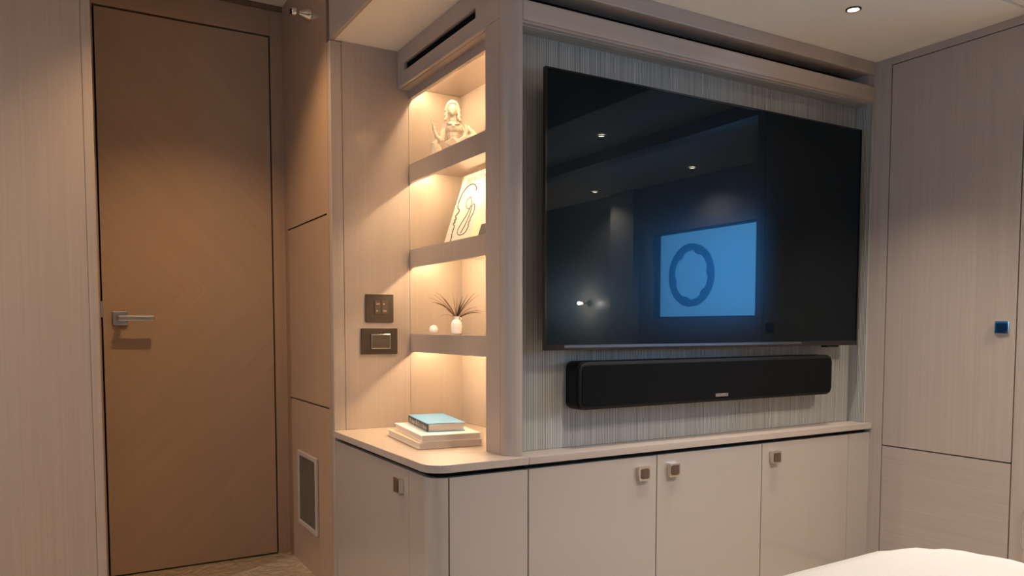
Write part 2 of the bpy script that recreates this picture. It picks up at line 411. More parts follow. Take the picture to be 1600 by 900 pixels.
# ---- wardrobe on the right
struct(box('wall_right', 'groove', XR+0.021, XR+0.04, 1.21, YR+0.07, 0, ZC))
wr = thing('wardrobe', (XR, 1.45, 0), 'built-in grey veneered wardrobe on the right with square chrome latch', 'wardrobe')
box('corner_stile', 'wood_v', XR, XR+0.02, 1.621, YR+0.07, 0, ZC-0.0005, wr)
box('top_rail', 'wood_y', XR, XR+0.02, 1.1635, 1.6205, 1.7335, ZC-0.0005, wr)
box('end_stile', 'wood_v', XR, XR+0.05, 1.1635, 1.2025, 0, 1.733, wr)
wdr = box('door', 'wood_v', XR, XR+0.02, 1.2065, 1.6175, 0.4685, 1.7305, wr)
prism('latch', 'chrome', rrect(1.2225, 1.2625, 0.846, 0.885, 0.004), XR-0.006, XR-0.0002, 'x', wdr, bevel=0.0015)
prism('latch_button', 'latch_dark', rrect(1.2275, 1.2575, 0.851, 0.880, 0.006), XR-0.008, XR-0.0062, 'x', wdr)
box('lower_panel', 'wood_y', XR, XR+0.02, 1.2065, 1.6175, 0.03, 0.4645, wr)
box('plinth', 'gap', XR+0.012, XR+0.02, 1.2065, 1.6175, 0.0, 0.029, wr)
nv = thing('wall_vent', (XR, 1.12, 0.215), 'small framed wall vent low at the right picture edge', 'vent')
frame('frame', 'wood_y', (1.06, 1.1665, 0.215, 0.345), (1.072, 1.1645, 0.226, 0.333), XR-0.004, XR-0.0003, 'x', nv)
# ---- alcove with the cabin window, out of frame, mirrored in the television
struct(box('wall_alcove_side', 'wood_x', XR+0.0505, XW+0.02, 1.165, 1.20, 0, ZH+0.05))
ww = sgroup('wall_window', (XW, -0.4, 0))
frame('wall_panel', 'wood_v', (-2.2, 1.165, 0, ZH+0.05), (-0.49, 0.37, 0.923, 1.454), XW, XW+0.06, 'x', ww)
box('pilaster', 'wallcloth', XW-0.05, XW-0.001, -0.87, -0.63, 0, ZC, ww)
def cabin_window(name, xa, sgn):
    """hull window with an opening port ring; xa inner wall face, sgn outward"""
    wi = sgroup(name, (xa, -0.06, 0.923))
    X = lambda d: xa + sgn*d
    def fx(a, b_): return (min(X(a), X(b_)), max(X(a), X(b_)))
    frame('window_frame', 'black', (-0.49, 0.37, 0.923, 1.454), (-0.482, 0.362, 0.931, 1.446), *fx(0.01, 0.058), 'x', wi)
    box('pane', 'glass', *fx(0.034, 0.038), -0.482, 0.362, 0.931, 1.446, wi)
    bm = bmesh.new(); sg = 64; Rg = []
    for k in range(sg):
        t = 2*math.pi*k/sg; lug = 0.012 if (k % 11) in (0, 1, 2) else 0.0
        c, s_ = math.cos(t), math.sin(t); ri = 0.148 - lug
        Rg.append([bm.verts.new((x, -0.169+r*c, 1.18+r*s_)) for x, r in ((X(0.016), 0.19), (X(0.03), 0.19), (X(0.03), ri), (X(0.016), ri))])
    for k in range(sg):
        a, b_ = Rg[k], Rg[(k+1) % sg]
        for q in range(4): bm.faces.new((a[q], a[(q+1) % 4], b_[(q+1) % 4], b_[q]))
    finish(bm, 'port_ring', 'ring', wi)
cabin_window('window_1', XW, 1)
cabin_window('window_added', -2.20, -1)  # unseen left window, added to let in more daylight
struct(box('wall_front', 'wallcloth', -2.26, XW+0.06, -2.25, -2.2, 0, ZH+0.05))
struct(frame('wall_far_left', 'wallcloth', (-2.2, 3.07, 0, ZH+0.05), (-0.49, 0.37, 0.923, 1.454), -2.26, -2.2, 'x'))
struct(box('wall_light_seal_back', 'groove', -2.26, XW+0.06, 3.07, 3.10, 0, ZH+0.05))  # this and the next two: unseen shell added against sky light leaks
struct(box('wall_light_seal_right', 'groove', XW+0.02, XW+0.06, 1.201, 3.069, 0, ZH+0.05))
struct(box('ceiling_light_seal', 'groove', -2.26, XW+0.06, -2.25, 3.10, ZH+0.0505, ZH+0.08))

# ================================================================== OBJECTS
# ---- television
tv = thing('television', (1.707, 1.70, 0.807), 'large flat black television on the ribbed wall, mirroring a blue window', 'television')
TX0, TX1, TZ0, TZ1 = 1.0810, 2.3380, 0.807, 1.5235
box('back_housing', 'black', TX0+0.10, TX1-0.10, 1.6846, 1.715, TZ0+0.05, TZ1-0.12, tv, bevel=0.004)
frame('bezel', 'black_gloss', (TX0, TX1, TZ0, TZ1), (TX0+0.005, TX1-0.005, TZ0+0.014, TZ1-0.005), 1.6735, 1.6845, 'y', tv)
box('screen', 'screen', TX0+0.0052, TX1-0.0052, 1.6752, 1.6840, TZ0+0.0142, TZ1-0.0052, tv)
box('chin_strip', 'chin', TX0+0.06, TX1-0.28, 1.6722, 1.6734, TZ0+0.006, TZ0+0.013, tv)
box('sensor', 'black', TX1-0.15, TX1-0.09, 1.677, 1.70, TZ0-0.006, TZ0, tv, bevel=0.001)
box('wall_bracket', 'black', 1.45, 1.96, 1.7155, YR-0.0005, 0.95, 1.38, tv)
# ---- soundbar
sb = thing('soundbar', (1.70, 1.71, 0.643), 'long black soundbar mounted below the television', 'soundbar')
SX0, SX1, SZ0, SZ1 = 1.193, 2.222, 0.644, 0.775
prism('cabinet', 'black', rrect(SX0, SX1, SZ0, SZ1, 0.022), 1.690, YR-0.0005, 'y', sb, bevel=0.003, auto=True)
prism('front_rim', 'black', rrect(SX0+0.001, SX1-0.001, SZ0+0.001, SZ1-0.001, 0.021, 2), 1.6795, 1.6895, 'y', sb, bevel=0.003, auto=True)
prism('grille', 'grille_black', rrect(SX0+0.009, SX1-0.009, SZ0+0.010, SZ1-0.010, 0.012, 2), 1.676, 1.6793, 'y', sb, bevel=0.001)
bd = prism('badge', 'nickel', rrect(1.686, 1.738, 0.660, 0.6695, 0.001), 1.6745, 1.6758, 'y', sb)
bm = bmesh.new()
for k in range(6):
    add_box(bm, 1.690+k*0.0077, 1.6955+k*0.0077, 1.6742, 1.67445, 0.6630, 0.6665)
finish(bm, 'badge_letters', 'vent_bar', bd)
# ---- worktop
wt = thing('worktop', (1.4, 1.9, 0.518), 'veneered worktop with rounded front corner running under the shelves and television', 'worktop')
pts = [(0.75, YP-0.001), (0.75, 1.715)]
for k in range(1, 10):
    t = R(180 + 90*k/9); pts.append((0.805+0.055*math.cos(t), 1.715+0.055*math.sin(t)))
pts += [(1.0255, 1.66), (1.0255, 1.80), (XB, 1.80), (XB, YP-0.001)]
prism('corner_slab', 'wood_y', pts, 0.518, ZT-0.0003, 'z', wt, bevel=0.0012)
box('long_slab', 'wood_x', 1.0262, XR-0.001, 1.66, YR-0.001, 0.518, ZT-0.0003, wt, bevel=0.0012)
# ---- base cabinets
def knob(parent, c, axis):
    w = 0.0195
    if axis == 'y':
        k = prism('knob', 'chrome', rrect(c[0]-w, c[0]+w, c[2]-w, c[2]+w, 0.003), c[1]-0.014, c[1], 'y', parent, bevel=0.0012)
        prism('knob_inset', 'bronze', rrect(c[0]-w*.74, c[0]+w*.74, c[2]-w*.74, c[2]+w*.74, 0.006), c[1]-0.0155, c[1]-0.0141, 'y', k)
    else:
        k = prism('knob', 'chrome', rrect(c[1]-w, c[1]+w, c[2]-w, c[2]+w, 0.003), c[0]-0.014, c[0], 'x', parent, bevel=0.0012)
        prism('knob_inset', 'bronze', rrect(c[1]-w*.74, c[1]+w*.74, c[2]-w*.74, c[2]+w*.74, 0.006), c[0]-0.0155, c[0]-0.0141, 'x', k)
YF, XL, CT, CB, G = 1.665, 0.757, 0.5055, 0.05, 0.0015
cg = 'gloss cabinets under the worktop'
u1 = thing('corner_cabinet', (0.95, 2.0, 0), 'taupe gloss cabinet with rounded corner and side door facing the passage', 'cabinet', cg)
box('body', 'gap', XL+0.019, 1.024, YF+0.03, YP-0.002, 0.0, 0.5175, u1)
d1 = box('door', 'lacquer', XL, XL+0.018, 1.806+G, YP-0.016, CB, CT, u1, bevel=0.0012)
knob(d1, (XL-0.0002, 1.856, 0.460), 'x')
box('end_strip', 'lacquer', XL+0.001, XL+0.018, YP-0.0145, YP-0.001, CB, CT, u1)
box('side_panel', 'lacquer', XL, XL+0.018, 1.708+G/2, 1.806-G/2, CB, CT, u1, bevel=0.0008)
pts = []; cx, cy, rr = XL+0.043, YF+0.043, 0.043
for k in range(13):
    t = R(180+90*k/12); pts.append((cx+rr*math.cos(t), cy+rr*math.sin(t)))
for k in range(13):
    t = R(270-90*k/12); pts.append((cx+(rr-.018)*math.cos(t), cy+(rr-.018)*math.sin(t)))
bm = bmesh.new(); nn = 13
rA = [[bm.verts.new((p[0], p[1], z)) for p in pts] for z in (CB, CT)]
for k in range(nn-1):
    o0, o1, i0, i1 = k, k+1, 2*nn-1-k, 2*nn-2-k
    a, b_ = rA
    bm.faces.new((a[o0], a[o1], b_[o1], b_[o0])); bm.faces.new((a[i0], b_[i0], b_[i1], a[i1]))
    bm.faces.new((b_[o0], b_[o1], b_[i1], b_[i0])); bm.faces.new((a[o0], a[i0], a[i1], a[o1]))
for k, j in ((0, 2*nn-1), (nn-1, nn)):
    bm.faces.new((rA[0][k], rA[1][k], rA[1][j], rA[0][j]))
finish(bm, 'curved_corner', 'lacquer', u1, auto=True)
box('front_panel', 'lacquer', 0.8035, 1.026-G, YF, YF+0.018, CB, CT, u1, bevel=0.0012)
box('plinth', 'gap', XL+0.04, 1.024, YF+0.02, YF+0.029, 0, CB, u1)
specs = [(1.026, 1.453, 1.3985, 'taupe gloss cabinet beside the blank corner panel, knob at its right edge'),
         (1.453, 1.8783, 1.509, 'taupe gloss cabinet in the middle of the row, knob at its left edge'),
         (1.8783, 2.297, 1.931, 'taupe gloss cabinet nearest the wardrobe, knob at its left edge')]
for xa, xb, xk, lb in specs:
    u = thing('base_cabinet', ((xa+xb)/2, 1.7, 0), lb, 'cabinet', cg)
    box('body', 'gap', xa+0.001, xb-0.001, YF+0.0195, YR+0.1, 0.0, 0.5175, u)
    d_ = box('door', 'lacquer', xa+G, xb-G, YF, YF+0.018, CB, CT, u, bevel=0.0012)
    knob(d_, (xk, YF-0.0002, 0.4605), 'y')
    box('plinth', 'gap', xa+0.001, xb-0.001, YF+0.012, YF+0.019, 0, CB, u)
    if xb > 2.2:
        box('filler_strip', 'lacquer', 2.297+G, XR-0.0005, YF+0.002, YF+0.018, CB, CT, u)
        box('filler_body', 'gap', 2.298, XR-0.001, YF+0.0195, YR+0.1, 0.0, 0.5175, u)
# ---- display niche with lit shelves
dn = thing('display_niche', (1.1, 2.1, ZT), 'built-in niche with three thick shelves lit by warm light strips', 'shelving')
box('back_panel', 'niche', XB, XB+0.015, 1.79, YP-0.0005, ZT, 1.66, dn)
box('side_panel', 'niche', 1.0005, XB-0.0005, 1.8065, 1.818, ZT, 1.66, dn)
box('top_panel', 'shelf', XS+0.0145, XB-0.0005, 1.8185, YP-0.0005, 1.646, 1.66, dn)
va = box('valance', 'wood_y', XS, XS+0.014, 1.8185, YP-0.0005, 1.6115, 1.6375, dn, bevel=0.001)
box('valance_top', 'wood_y', XS, XS+0.014, 1.8185, YP-0.0005, 1.6376, 1.66, dn)
for k, zt in enumerate((1.400, 1.122, 0.844)):
    sh = box('shelf', 'shelf', XS+0.0135, XB-0.0008, 1.8186, YP-0.0008, zt-0.022, zt, dn)
    box('shelf_lip', 'gloss_panel', XS, XS+0.013, 1.8186, YP-0.0008, zt-0.059, zt, sh, bevel=0.001)
    box('light_strip', 'led', XS+0.0520, XS+0.0600, 1.832, YP-0.012, zt-0.027, zt-0.0222, sh)
box('light_strip', 'led', XS+0.0260, XS+0.0340, 1.832, YP-0.012, 1.6408, 1.6458, va)

# ---- switches on the panel
sw = thing('keypad_switch', (0.908, YP, 0.884), 'square dark bronze keypad plate with four buttons above the rocker switch', 'switch')
prism('plate', 'switch', rrect(0.8605, 0.9555, 0.883, 0.9735, 0.003), YP-0.008, YP-0.0004, 'y', sw, bevel=0.0015)
for i in range(2):
    for j in range(2):
        x0, z0 = 0.8885+i*0.0235, 0.9085+j*0.0225
        bt = box('button', 'switch_key', x0, x0+0.0225, YP-0.011, YP-0.0081, z0, z0+0.0215, sw, bevel=0.0008)
        bm = bmesh.new()
        for q in range(2 if (i+j) % 2 else 1):
            add_box(bm, x0+0.006+q*0.006, x0+0.0115+q*0.006, YP-0.0113, YP-0.01105, z0+0.008, z0+0.0135)
        finish(bm, 'symbol', 'switch_mark', bt)
s2 = thing('rocker_switch', (0.907, YP, 0.7785), 'wide dark bronze plate with chrome-framed rocker below the keypad', 'switch')
prism('plate', 'switch', rrect(0.8445, 0.9685, 0.7785, 0.8635, 0.003), YP-0.008, YP-0.0004, 'y', s2, bevel=0.0015)
frame('rocker_frame', 'chrome', (0.8755, 0.943, 0.7965, 0.8445), (0.8795, 0.939, 0.8005, 0.8405), YP-0.0125, YP-0.0081, 'y', s2, bevel=0.0008)
prism('rocker', 'switch', [(YP-0.0082, 0.801), (YP-0.0150, 0.801), (YP-0.0095, 0.840), (YP-0.0082, 0.840)], 0.880, 0.9385, 'x', s2)
# ---- vent in the passage wall
pv = thing('passage_vent', (XC, 2.70, 0.15), 'framed return air vent low on the passage wall beside the door', 'vent')
frame('frame', 'wood_v', (2.586, 2.822, 0.151, 0.4205), (2.602, 2.806, 0.167, 0.4045), XC-0.010, XC-0.0004, 'x', pv, bevel=0.002)
box('backing', 'groove', XC-0.0015, XC-0.0005, 2.602, 2.806, 0.167, 0.4045, pv)
bm = bmesh.new()
for k in range(17):
    y = 2.605+k*0.012; add_box(bm, XC-0.006, XC-0.0016, y, y+0.007, 0.1675, 0.404)
finish(bm, 'bars', 'vent_bar', pv)
# ---- door stop high on the passage wall
ds = thing('door_stop', (XC, 2.602, 1.896), 'chrome turned door stop high on the passage wall', 'door stop')
lathe('base_cone', 'chrome', [(0.0215, -0.0005), (0.0215, -0.004), (0.018, -0.012), (0.009, -0.030), (0.007, -0.037)], (XC, 2.602, 1.896), ds, 'x')
lathe('tip', 'chrome', [(0.0072, -0.0372), (0.0115, -0.040), (0.0125, -0.046), (0.0125, -0.058), (0.010, -0.062)], (XC, 2.602, 1.896), ds, 'x')
lathe('buffer', 'black', [(0.0085, -0.0622), (0.0085, -0.066)], (XC, 2.602, 1.896), ds, 'x')

# ---- recessed downlights
def downlight(x, y, z, watt, label, size=95, blend=0.7, r=0.021, col=None):
    t = thing('downlight', (x, y, z), label, 'downlight', 'recessed ceiling downlights')
    bm = bmesh.new(); sg = 32; rings = []
    for rad, h in ((r, -0.0002), (r, -0.003), (r-0.002, -0.004), (r-0.0055, -0.004), (r-0.0065, -0.0012), (r-0.0065, -0.0002)):
        rings.append([bm.verts.new((x+rad*math.cos(2*math.pi*k/sg), y+rad*math.sin(2*math.pi*k/sg), z+h)) for k in range(sg)])
    for a, b_ in zip(rings, rings[1:]+rings[:1]):
        for k in range(sg): bm.faces.new((a[k], a[(k+1) % sg], b_[(k+1) % sg], b_[k]))
    finish(bm, 'trim_ring', mat('gunmetal', lin(92, 84, 76), rough=0.3, metal=1.0) if 'gunmetal' not in bpy.data.materials else bpy.data.materials['gunmetal'], t, auto=True)
    lathe('lens', 'lens', [(r-0.0067, -0.0003), (r-0.0067, -0.0018), (r-0.012, -0.0025)], (x, y, z), t)
    L = bpy.data.lights.new('downlight_lamp', 'SPOT'); L.energy = watt; L.color = col or DOWN_COL
    L.spot_size = R(size); L.spot_blend = blend; L.shadow_soft_size = 0.016
    lo = bpy.data.objects.new('downlight_lamp', L); COL.objects.link(lo); lo.parent = t; lo.location = (0, 0, -0.006)
    return t
downlight(1.955, 1.4375, ZC, 30, 'small round downlight in the cream ceiling by the wardrobe corner', 88, 0.85)
downlight(1.25, 1.32, ZC, 26, 'added unseen downlight in the lowered ceiling above the worktop corner', 88, 0.85)  # added lamp, its bounce off the floor brightens the ceiling
downlight(2.22, 0.394, ZC, 56, 'round downlight mirrored in the upper left of the television', 140)
downlight(3.10, 0.065, ZC, 28, 'round downlight over the window, mirrored in the television centre', 130)
downlight(3.10, -0.844, ZC, 28, 'round downlight beside the window pier, mirrored at the television left', 130)
downlight(0.42, 2.34, ZH, 33, 'round downlight in the raised ceiling in front of the door', 105, col=WARM_COL)
downlight(1.45, 0.30, ZH, 60, 'added unseen downlight in the raised ceiling over the bed foot', 120)  # added lamp, lifts the ceiling by bounce off the bed
downlight(-1.30, 1.90, ZH, 125, 'added unseen downlight in the raised ceiling by the left partition', 165, 1.0)  # added lamp that washes the left partition
# ---- bedside wall lamps, one of them mirrored in the television
def reading_lamp(x, sgn, label):
    sc = thing('reading_lamp', (x, -1.17, 1.03), label, 'lamp')
    lathe('wall_plate', 'nickel', [(0.02, -sgn*0.001), (0.02, -sgn*0.008), (0.008, -sgn*0.012), (0.007, -sgn*0.06)], (x, -1.17, 1.035), sc, 'x')
    lathe('bulb', 'bulb', [(0.008, -sgn*0.0602), (0.011, -sgn*0.064), (0.011, -sgn*0.074), (0.005, -sgn*0.080)], (x, -1.17, 1.035), sc, 'x')
    L = bpy.data.lights.new('reading_lamp_light', 'POINT'); L.energy = 7; L.color = DOWN_COL; L.shadow_soft_size = 0.010
    lo = bpy.data.objects.new('reading_lamp_light', L); COL.objects.link(lo); lo.parent = sc; lo.location = (-sgn*0.095, 0, 0.005)
reading_lamp(XW, 1, 'small lit wall lamp mirrored in the left of the television')

# ---- bed in the foreground
bd = thing('bed', (0.46, -0.4, 0), 'bed under a smooth ivory bedspread in the lower right foreground', 'bed')
BX0, BX1, BY0, BY1, BZ = -0.42, 1.305, -1.9, 0.812, 0.500
box('base', 'bed_base', BX0+0.06, BX1-0.06, BY0, BY1-0.06, 0.0, 0.20, bd, bevel=0.01)
bm = bmesh.new(); nx, ny = 60, 90; grid = []
def ease(u): return math.copysign(1-(1-abs(u))**1, u)
for i in range(nx+1):
    row = []
    for j in range(ny+1):
        u, v = -1+2*i/nx, -1+2*j/ny
        x = (BX0+BX1)/2 + u*(BX1-BX0)/2; y = (BY0+BY1)/2 + v*(BY1-BY0)/2
        dx = min(x-BX0, BX1-x); dy = BY1-y
        # rounded corner at the foot, edges roll over and hang
        d = min(dx, dy)
        if dx < 0.16 and dy < 0.16: d = 0.16-math.hypot(0.16-dx, 0.16-dy)
        d = max(d, -0.03)
        roll = 0.055
        z = BZ - (0.0 if d > roll else roll*(1-math.sqrt(max(0, 1-((roll-d)/roll)**2))) if d > 0 else roll+0.0)
        z += 0.006*math.sin(x*5+y*2.1) + 0.004*math.sin(y*9-x*3) + 0.0035*math.exp(-((dy-0.17)/0.012)**2)
        z += 0.02*min(0.3, max(0.0, 1.1-x))
        row.append(bm.verts.new((x, y, z)))
    grid.append(row)
for i in range(nx):
    for j in range(ny): bm.faces.new((grid[i][j], grid[i+1][j], grid[i+1][j+1], grid[i][j+1]))
edge = [grid[0][j] for j in range(ny+1)] + [grid[i][ny] for i in range(1, nx+1)] + [grid[nx][j] for j in range(ny-1, -1, -1)]
low = []
for v in edge:
    low.append(bm.verts.new((v.co.x, v.co.y, 0.201)))
for k in range(len(edge)-1): bm.faces.new((edge[k], low[k], low[k+1], edge[k+1]))
finish(bm, 'bedspread', 'duvet', bd, smooth=True)

# ---- books on the worktop
def book(name, c, rot, w, d_, h, cov, label, spine_side='-x', spine=None):
    """c: front left lower corner; w along x, d_ along y, then turned about c"""
    t = thing(name, c, label, 'book', 'books stacked on the worktop', R(rot))
    z0 = c[2]
    def bx(nm, mt_, x0, x1, y0, y1, a, b_, par=t, bev=0.0):
        bm = bmesh.new(); add_box(bm, x0, x1, y0, y1, a, b_)
        o = finish(bm, nm, mt_, None, bev); o.parent = par; return o
    th = 0.0022
    bx('cover_board', cov, 0, w, 0, d_, 0.0003, th, bev=0.0006)
    bx('cover_board', cov, 0, w, 0, d_, h-th, h, bev=0.0006)
    if spine_side == '-x':
        sp = bx('spine', spine or cov, 0, 0.003, 0.0, d_, th, h-th)
        bx('page_block', 'page', 0.0032, w-0.004, 0.003, d_-0.003, th, h-th)
    else:
        sp = bx('spine', spine or cov, w-0.003, w, 0.0, d_, th, h-th)
        bx('page_block', 'page', 0.003, w-0.0032, 0.003, d_-0.003, th, h-th)
    return t, sp
zb = ZT
book('hardback_book', (0.829, 1.907, zb), -6, 0.183, 0.31, 0.0185, 'cover_cream', 'cream hardback at the bottom of the book stack', '+x')
book('hardback_book', (0.840, 1.912, zb+0.0186), -8, 0.170, 0.30, 0.0185, 'book_white', 'white hardback in the middle of the book stack', '+x')
t3, sp3 = book('hardback_book', (0.880, 1.962, zb+0.0372), -10, 0.110, 0.235, 0.0245, 'cover_blue', 'pale blue book with dark spine on top of the stack', '-x', 'spine_dark')
bm = bmesh.new()
for k in range(15):
    y0 = 0.012+k*0.0145; add_box(bm, -0.0006, -0.0001, y0, y0+random.uniform(0.003, 0.0085), 0.005, 0.005+random.uniform(0.009, 0.0145))
lt3 = finish(bm, 'spine_lettering', 'marks', None); lt3.parent = sp3

# ---- line-art book leaning on the middle shelf
ab = thing('art_book', (1.06, 2.1, 1.1225), 'large white art book with a brown line drawing, leaning on the middle shelf', 'book')
# local frame: s along -Y (image right), q up the tilted cover
o0 = Vector((1.108, 2.335, 1.1288)); topv = Vector((1.190, 2.335, 1.3670))
sv = Vector((0, -1, 0)); qv = (Vector((topv.x, o0.y, topv.z)) - o0); QH = qv.length; qv.normalize()
nv_ = sv.cross(qv).normalized()
if nv_.x > 0: nv_ = -nv_
def AB(s, q, nn_=0.0): return o0 + sv*s + qv*q + nv_*nn_
def slab(name, mt_, s0, s1, q0, q1, n0, n1, par):
    bm = bmesh.new(); v = [bm.verts.new(AB(s, q, k)) for s in (s0, s1) for q in (q0, q1) for k in (n0, n1)]
    for f in ((0, 1, 3, 2), (4, 6, 7, 5), (0, 4, 5, 1), (2, 3, 7, 6), (0, 2, 6, 4), (1, 5, 7, 3)): bm.faces.new([v[i] for i in f])
    return finish(bm, name, mt_, par)
BW = 0.285
cov = slab('cover', 'cover_white', 0, BW, 0.0, QH, 0.0, 0.002, ab)
slab('page_block', 'page', 0.003, BW-0.003, 0.002, QH-0.003, -0.014, -0.0001, ab)
slab('back_cover', 'cover_white', 0, BW, 0.0, QH, -0.0165, -0.0142, ab)
def ink(name, pts, rad, closed=False):
    # smooth the polyline
    P = [Vector((p[0], p[1])) for p in pts]
    for _ in range(2):
        Q_ = [P[0]]
        for a, b_ in zip(P, P[1:]): Q_ += [a*.75+b_*.25, a*.25+b_*.75]
        Q_.append(P[-1]); P = Q_
    bm = bmesh.new()
    add_tube(bm, [AB(p.x, p.y, 0.0021) for p in P], rad, 5)
    finish(bm, name, 'ink', cov)
ink('line_drawing', [(0.1267, 0.1807), (0.1232, 0.1923), (0.104, 0.2065), (0.0737, 0.2125), (0.0466, 0.2049), (0.0264, 0.1855), (0.0196, 0.1593), (0.022, 0.1363), (0.0415, 0.1277), (0.0468, 0.1194), (0.0357, 0.1119), (0.0266, 0.1041), (0.0446, 0.095), (0.0258, 0.0907), (0.0443, 0.0839), (0.0234, 0.0797), (0.0455, 0.0704), (0.0426, 0.0573), (0.0418, 0.044), (0.0485, 0.0308), (0.050, 0.006)], 0.0023)
ink('line_drawing', [(0.0996, 0.163), (0.081, 0.1569), (0.0797, 0.1416), (0.0927, 0.1264), (0.1133, 0.1192), (0.1267, 0.1261), (0.1227, 0.1441), (0.1054, 0.1608), (0.0944, 0.1642)], 0.0014)
ink('line_drawing', [(0.1238, 0.1308), (0.1173, 0.1055), (0.0943, 0.0778), (0.0797, 0.0575), (0.0789, 0.0444), (0.0928, 0.0328), (0.1239, 0.0308), (0.142, 0.0375), (0.1475, 0.0498), (0.1526, 0.0556), (0.1431, 0.061), (0.1502, 0.0667), (0.1407, 0.0721), (0.1539, 0.0748), (0.1448, 0.0824), (0.1551, 0.094), (0.1592, 0.1086), (0.1525, 0.1268), (0.1386, 0.1353), (0.132, 0.1319), (0.1347, 0.0989), (0.1245, 0.0654), (0.1065, 0.037)], 0.0017)
slab('cover_block', 'spine_dark', 0.240, BW-0.002, 0.002, 0.052, 0.0021, 0.0026, cov)
# title lettering
cu = bpy.data.curves.new('title', 'FONT'); cu.body = 'BEAUTY'; cu.size = 0.034; cu.extrude = 0.0002
to = bpy.data.objects.new('title_tmp', cu); COL.objects.link(to)
dg = bpy.context.evaluated_depsgraph_get(); tm = bpy.data.meshes.new_from_object(to.evaluated_get(dg))
bpy.data.objects.remove(to)
for v in tm.vertices:
    p = AB(0.036 + v.co.x*1.05, QH-0.032 + v.co.y*0.72, 0.0022 + v.co.z); v.co = p
tm.materials.clear(); tt = link('title_lettering', tm, mat('grey_print', lin(136, 116, 92), rough=0.7), cov)
slab('cover_band', 'cover_cream', 0.190, 0.238, 0.002, 0.150, 0.0021, 0.0024, cov)

# ---- vase with dried grass and a small egg on the lowest shelf
vs = thing('bud_vase', (1.085, 2.192, 0.8442), 'small white ceramic bud vase with dried grasses on the lowest shelf', 'vase')
vc = (1.085, 2.192, 0.8442)
lathe('body', 'white', [(0.011, 0.0002), (0.0155, 0.003), (0.0170, 0.012), (0.0175, 0.026), (0.0165, 0.036), (0.0125, 0.043), (0.0080, 0.046), (0.0072, 0.050), (0.0090, 0.056), (0.0075, 0.0562), (0.0055, 0.048)], vc, vs)
bm = bmesh.new(); add_tube(bm, [(vc[0]+0.0075*math.cos(-0.4), vc[1]-0.012, vc[2]+0.043), (vc[0]+0.009, vc[1]-0.017, vc[2]+0.049), (vc[0]+0.006, vc[1]-0.009, vc[2]+0.054)], 0.0016)
finish(bm, 'handle', 'white', vs, smooth=True)
ru = Vector((0.862, -0.506, 0)); fu = Vector((0.506, 0.862, 0))
def blade(name, mt_, u, h, droop, w, depth=0.0):
    base = Vector(vc)+Vector((0, 0, 0.045)); pts = []; rad = []
    for k in range(9):
        t = k/8
        p = base + ru*(u*t**1.25) + fu*(depth*t) + Vector((0, 0, h*t - droop*t**3))
        pts.append(p); rad.append(max(0.0003, 1.35*w*math.sin(math.pi*min(1, 0.25+0.75*t))**1.0 if t < 1 else 0.0002))
    bm = bmesh.new(); add_tube(bm, pts, rad, 4); finish(bm, name, mt_, vs, smooth=True)
for u, h, dp, w, k in ((-0.085, 0.095, 0.025, .0007, 0), (-0.070, 0.090, 0.010, .0009, 0), (-0.076, 0.085, 0.030, .0017, 1), (-0.052, 0.088, 0.006, .0013, 0), (-0.060, 0.070, 0.020, .0009, 0),
                       (-0.040, 0.075, 0.004, .0015, 1), (-0.044, 0.052, 0.018, .0007, 0), (-0.030, 0.060, 0.006, .0012, 1), (-0.048, 0.036, 0.024, .0005, 0), (-0.012, 0.085, 0, .0009, 0),
                       (0.002, 0.072, 0, .0011, 0), (0.020, 0.075, 0, .0019, 1), (0.016, 0.050, 0, .0024, 1), (0.036, 0.082, 0.002, .0015, 1), (0.058, 0.090, 0.006, .0015, 1),
                       (0.072, 0.094, 0.014, .0008, 0), (0.064, 0.060, 0.020, .0008, 0), (0.084, 0.056, 0.030, .0010, 0), (0.080, 0.046, 0.026, .0014, 1), (0.044, 0.036, 0.020, .0006, 0), (-0.066, 0.100, 0.012, .0005, 0)):
    blade('grass_blade', 'grass_dark' if k else 'grass', u, h, dp, w, random.uniform(-0.02, 0.02))
eg = lathe('ceramic_egg', 'white', [(0.004, 0.0002), (0.0085, 0.0015), (0.0130, 0.006), (0.0150, 0.013), (0.0145, 0.019), (0.0115, 0.025), (0.006, 0.0285), (0.001, 0.0295)], (1.06, 2.308, 0.8442))
tagset(eg, 'small white ceramic egg beside the bud vase on the lowest shelf', 'ornament')

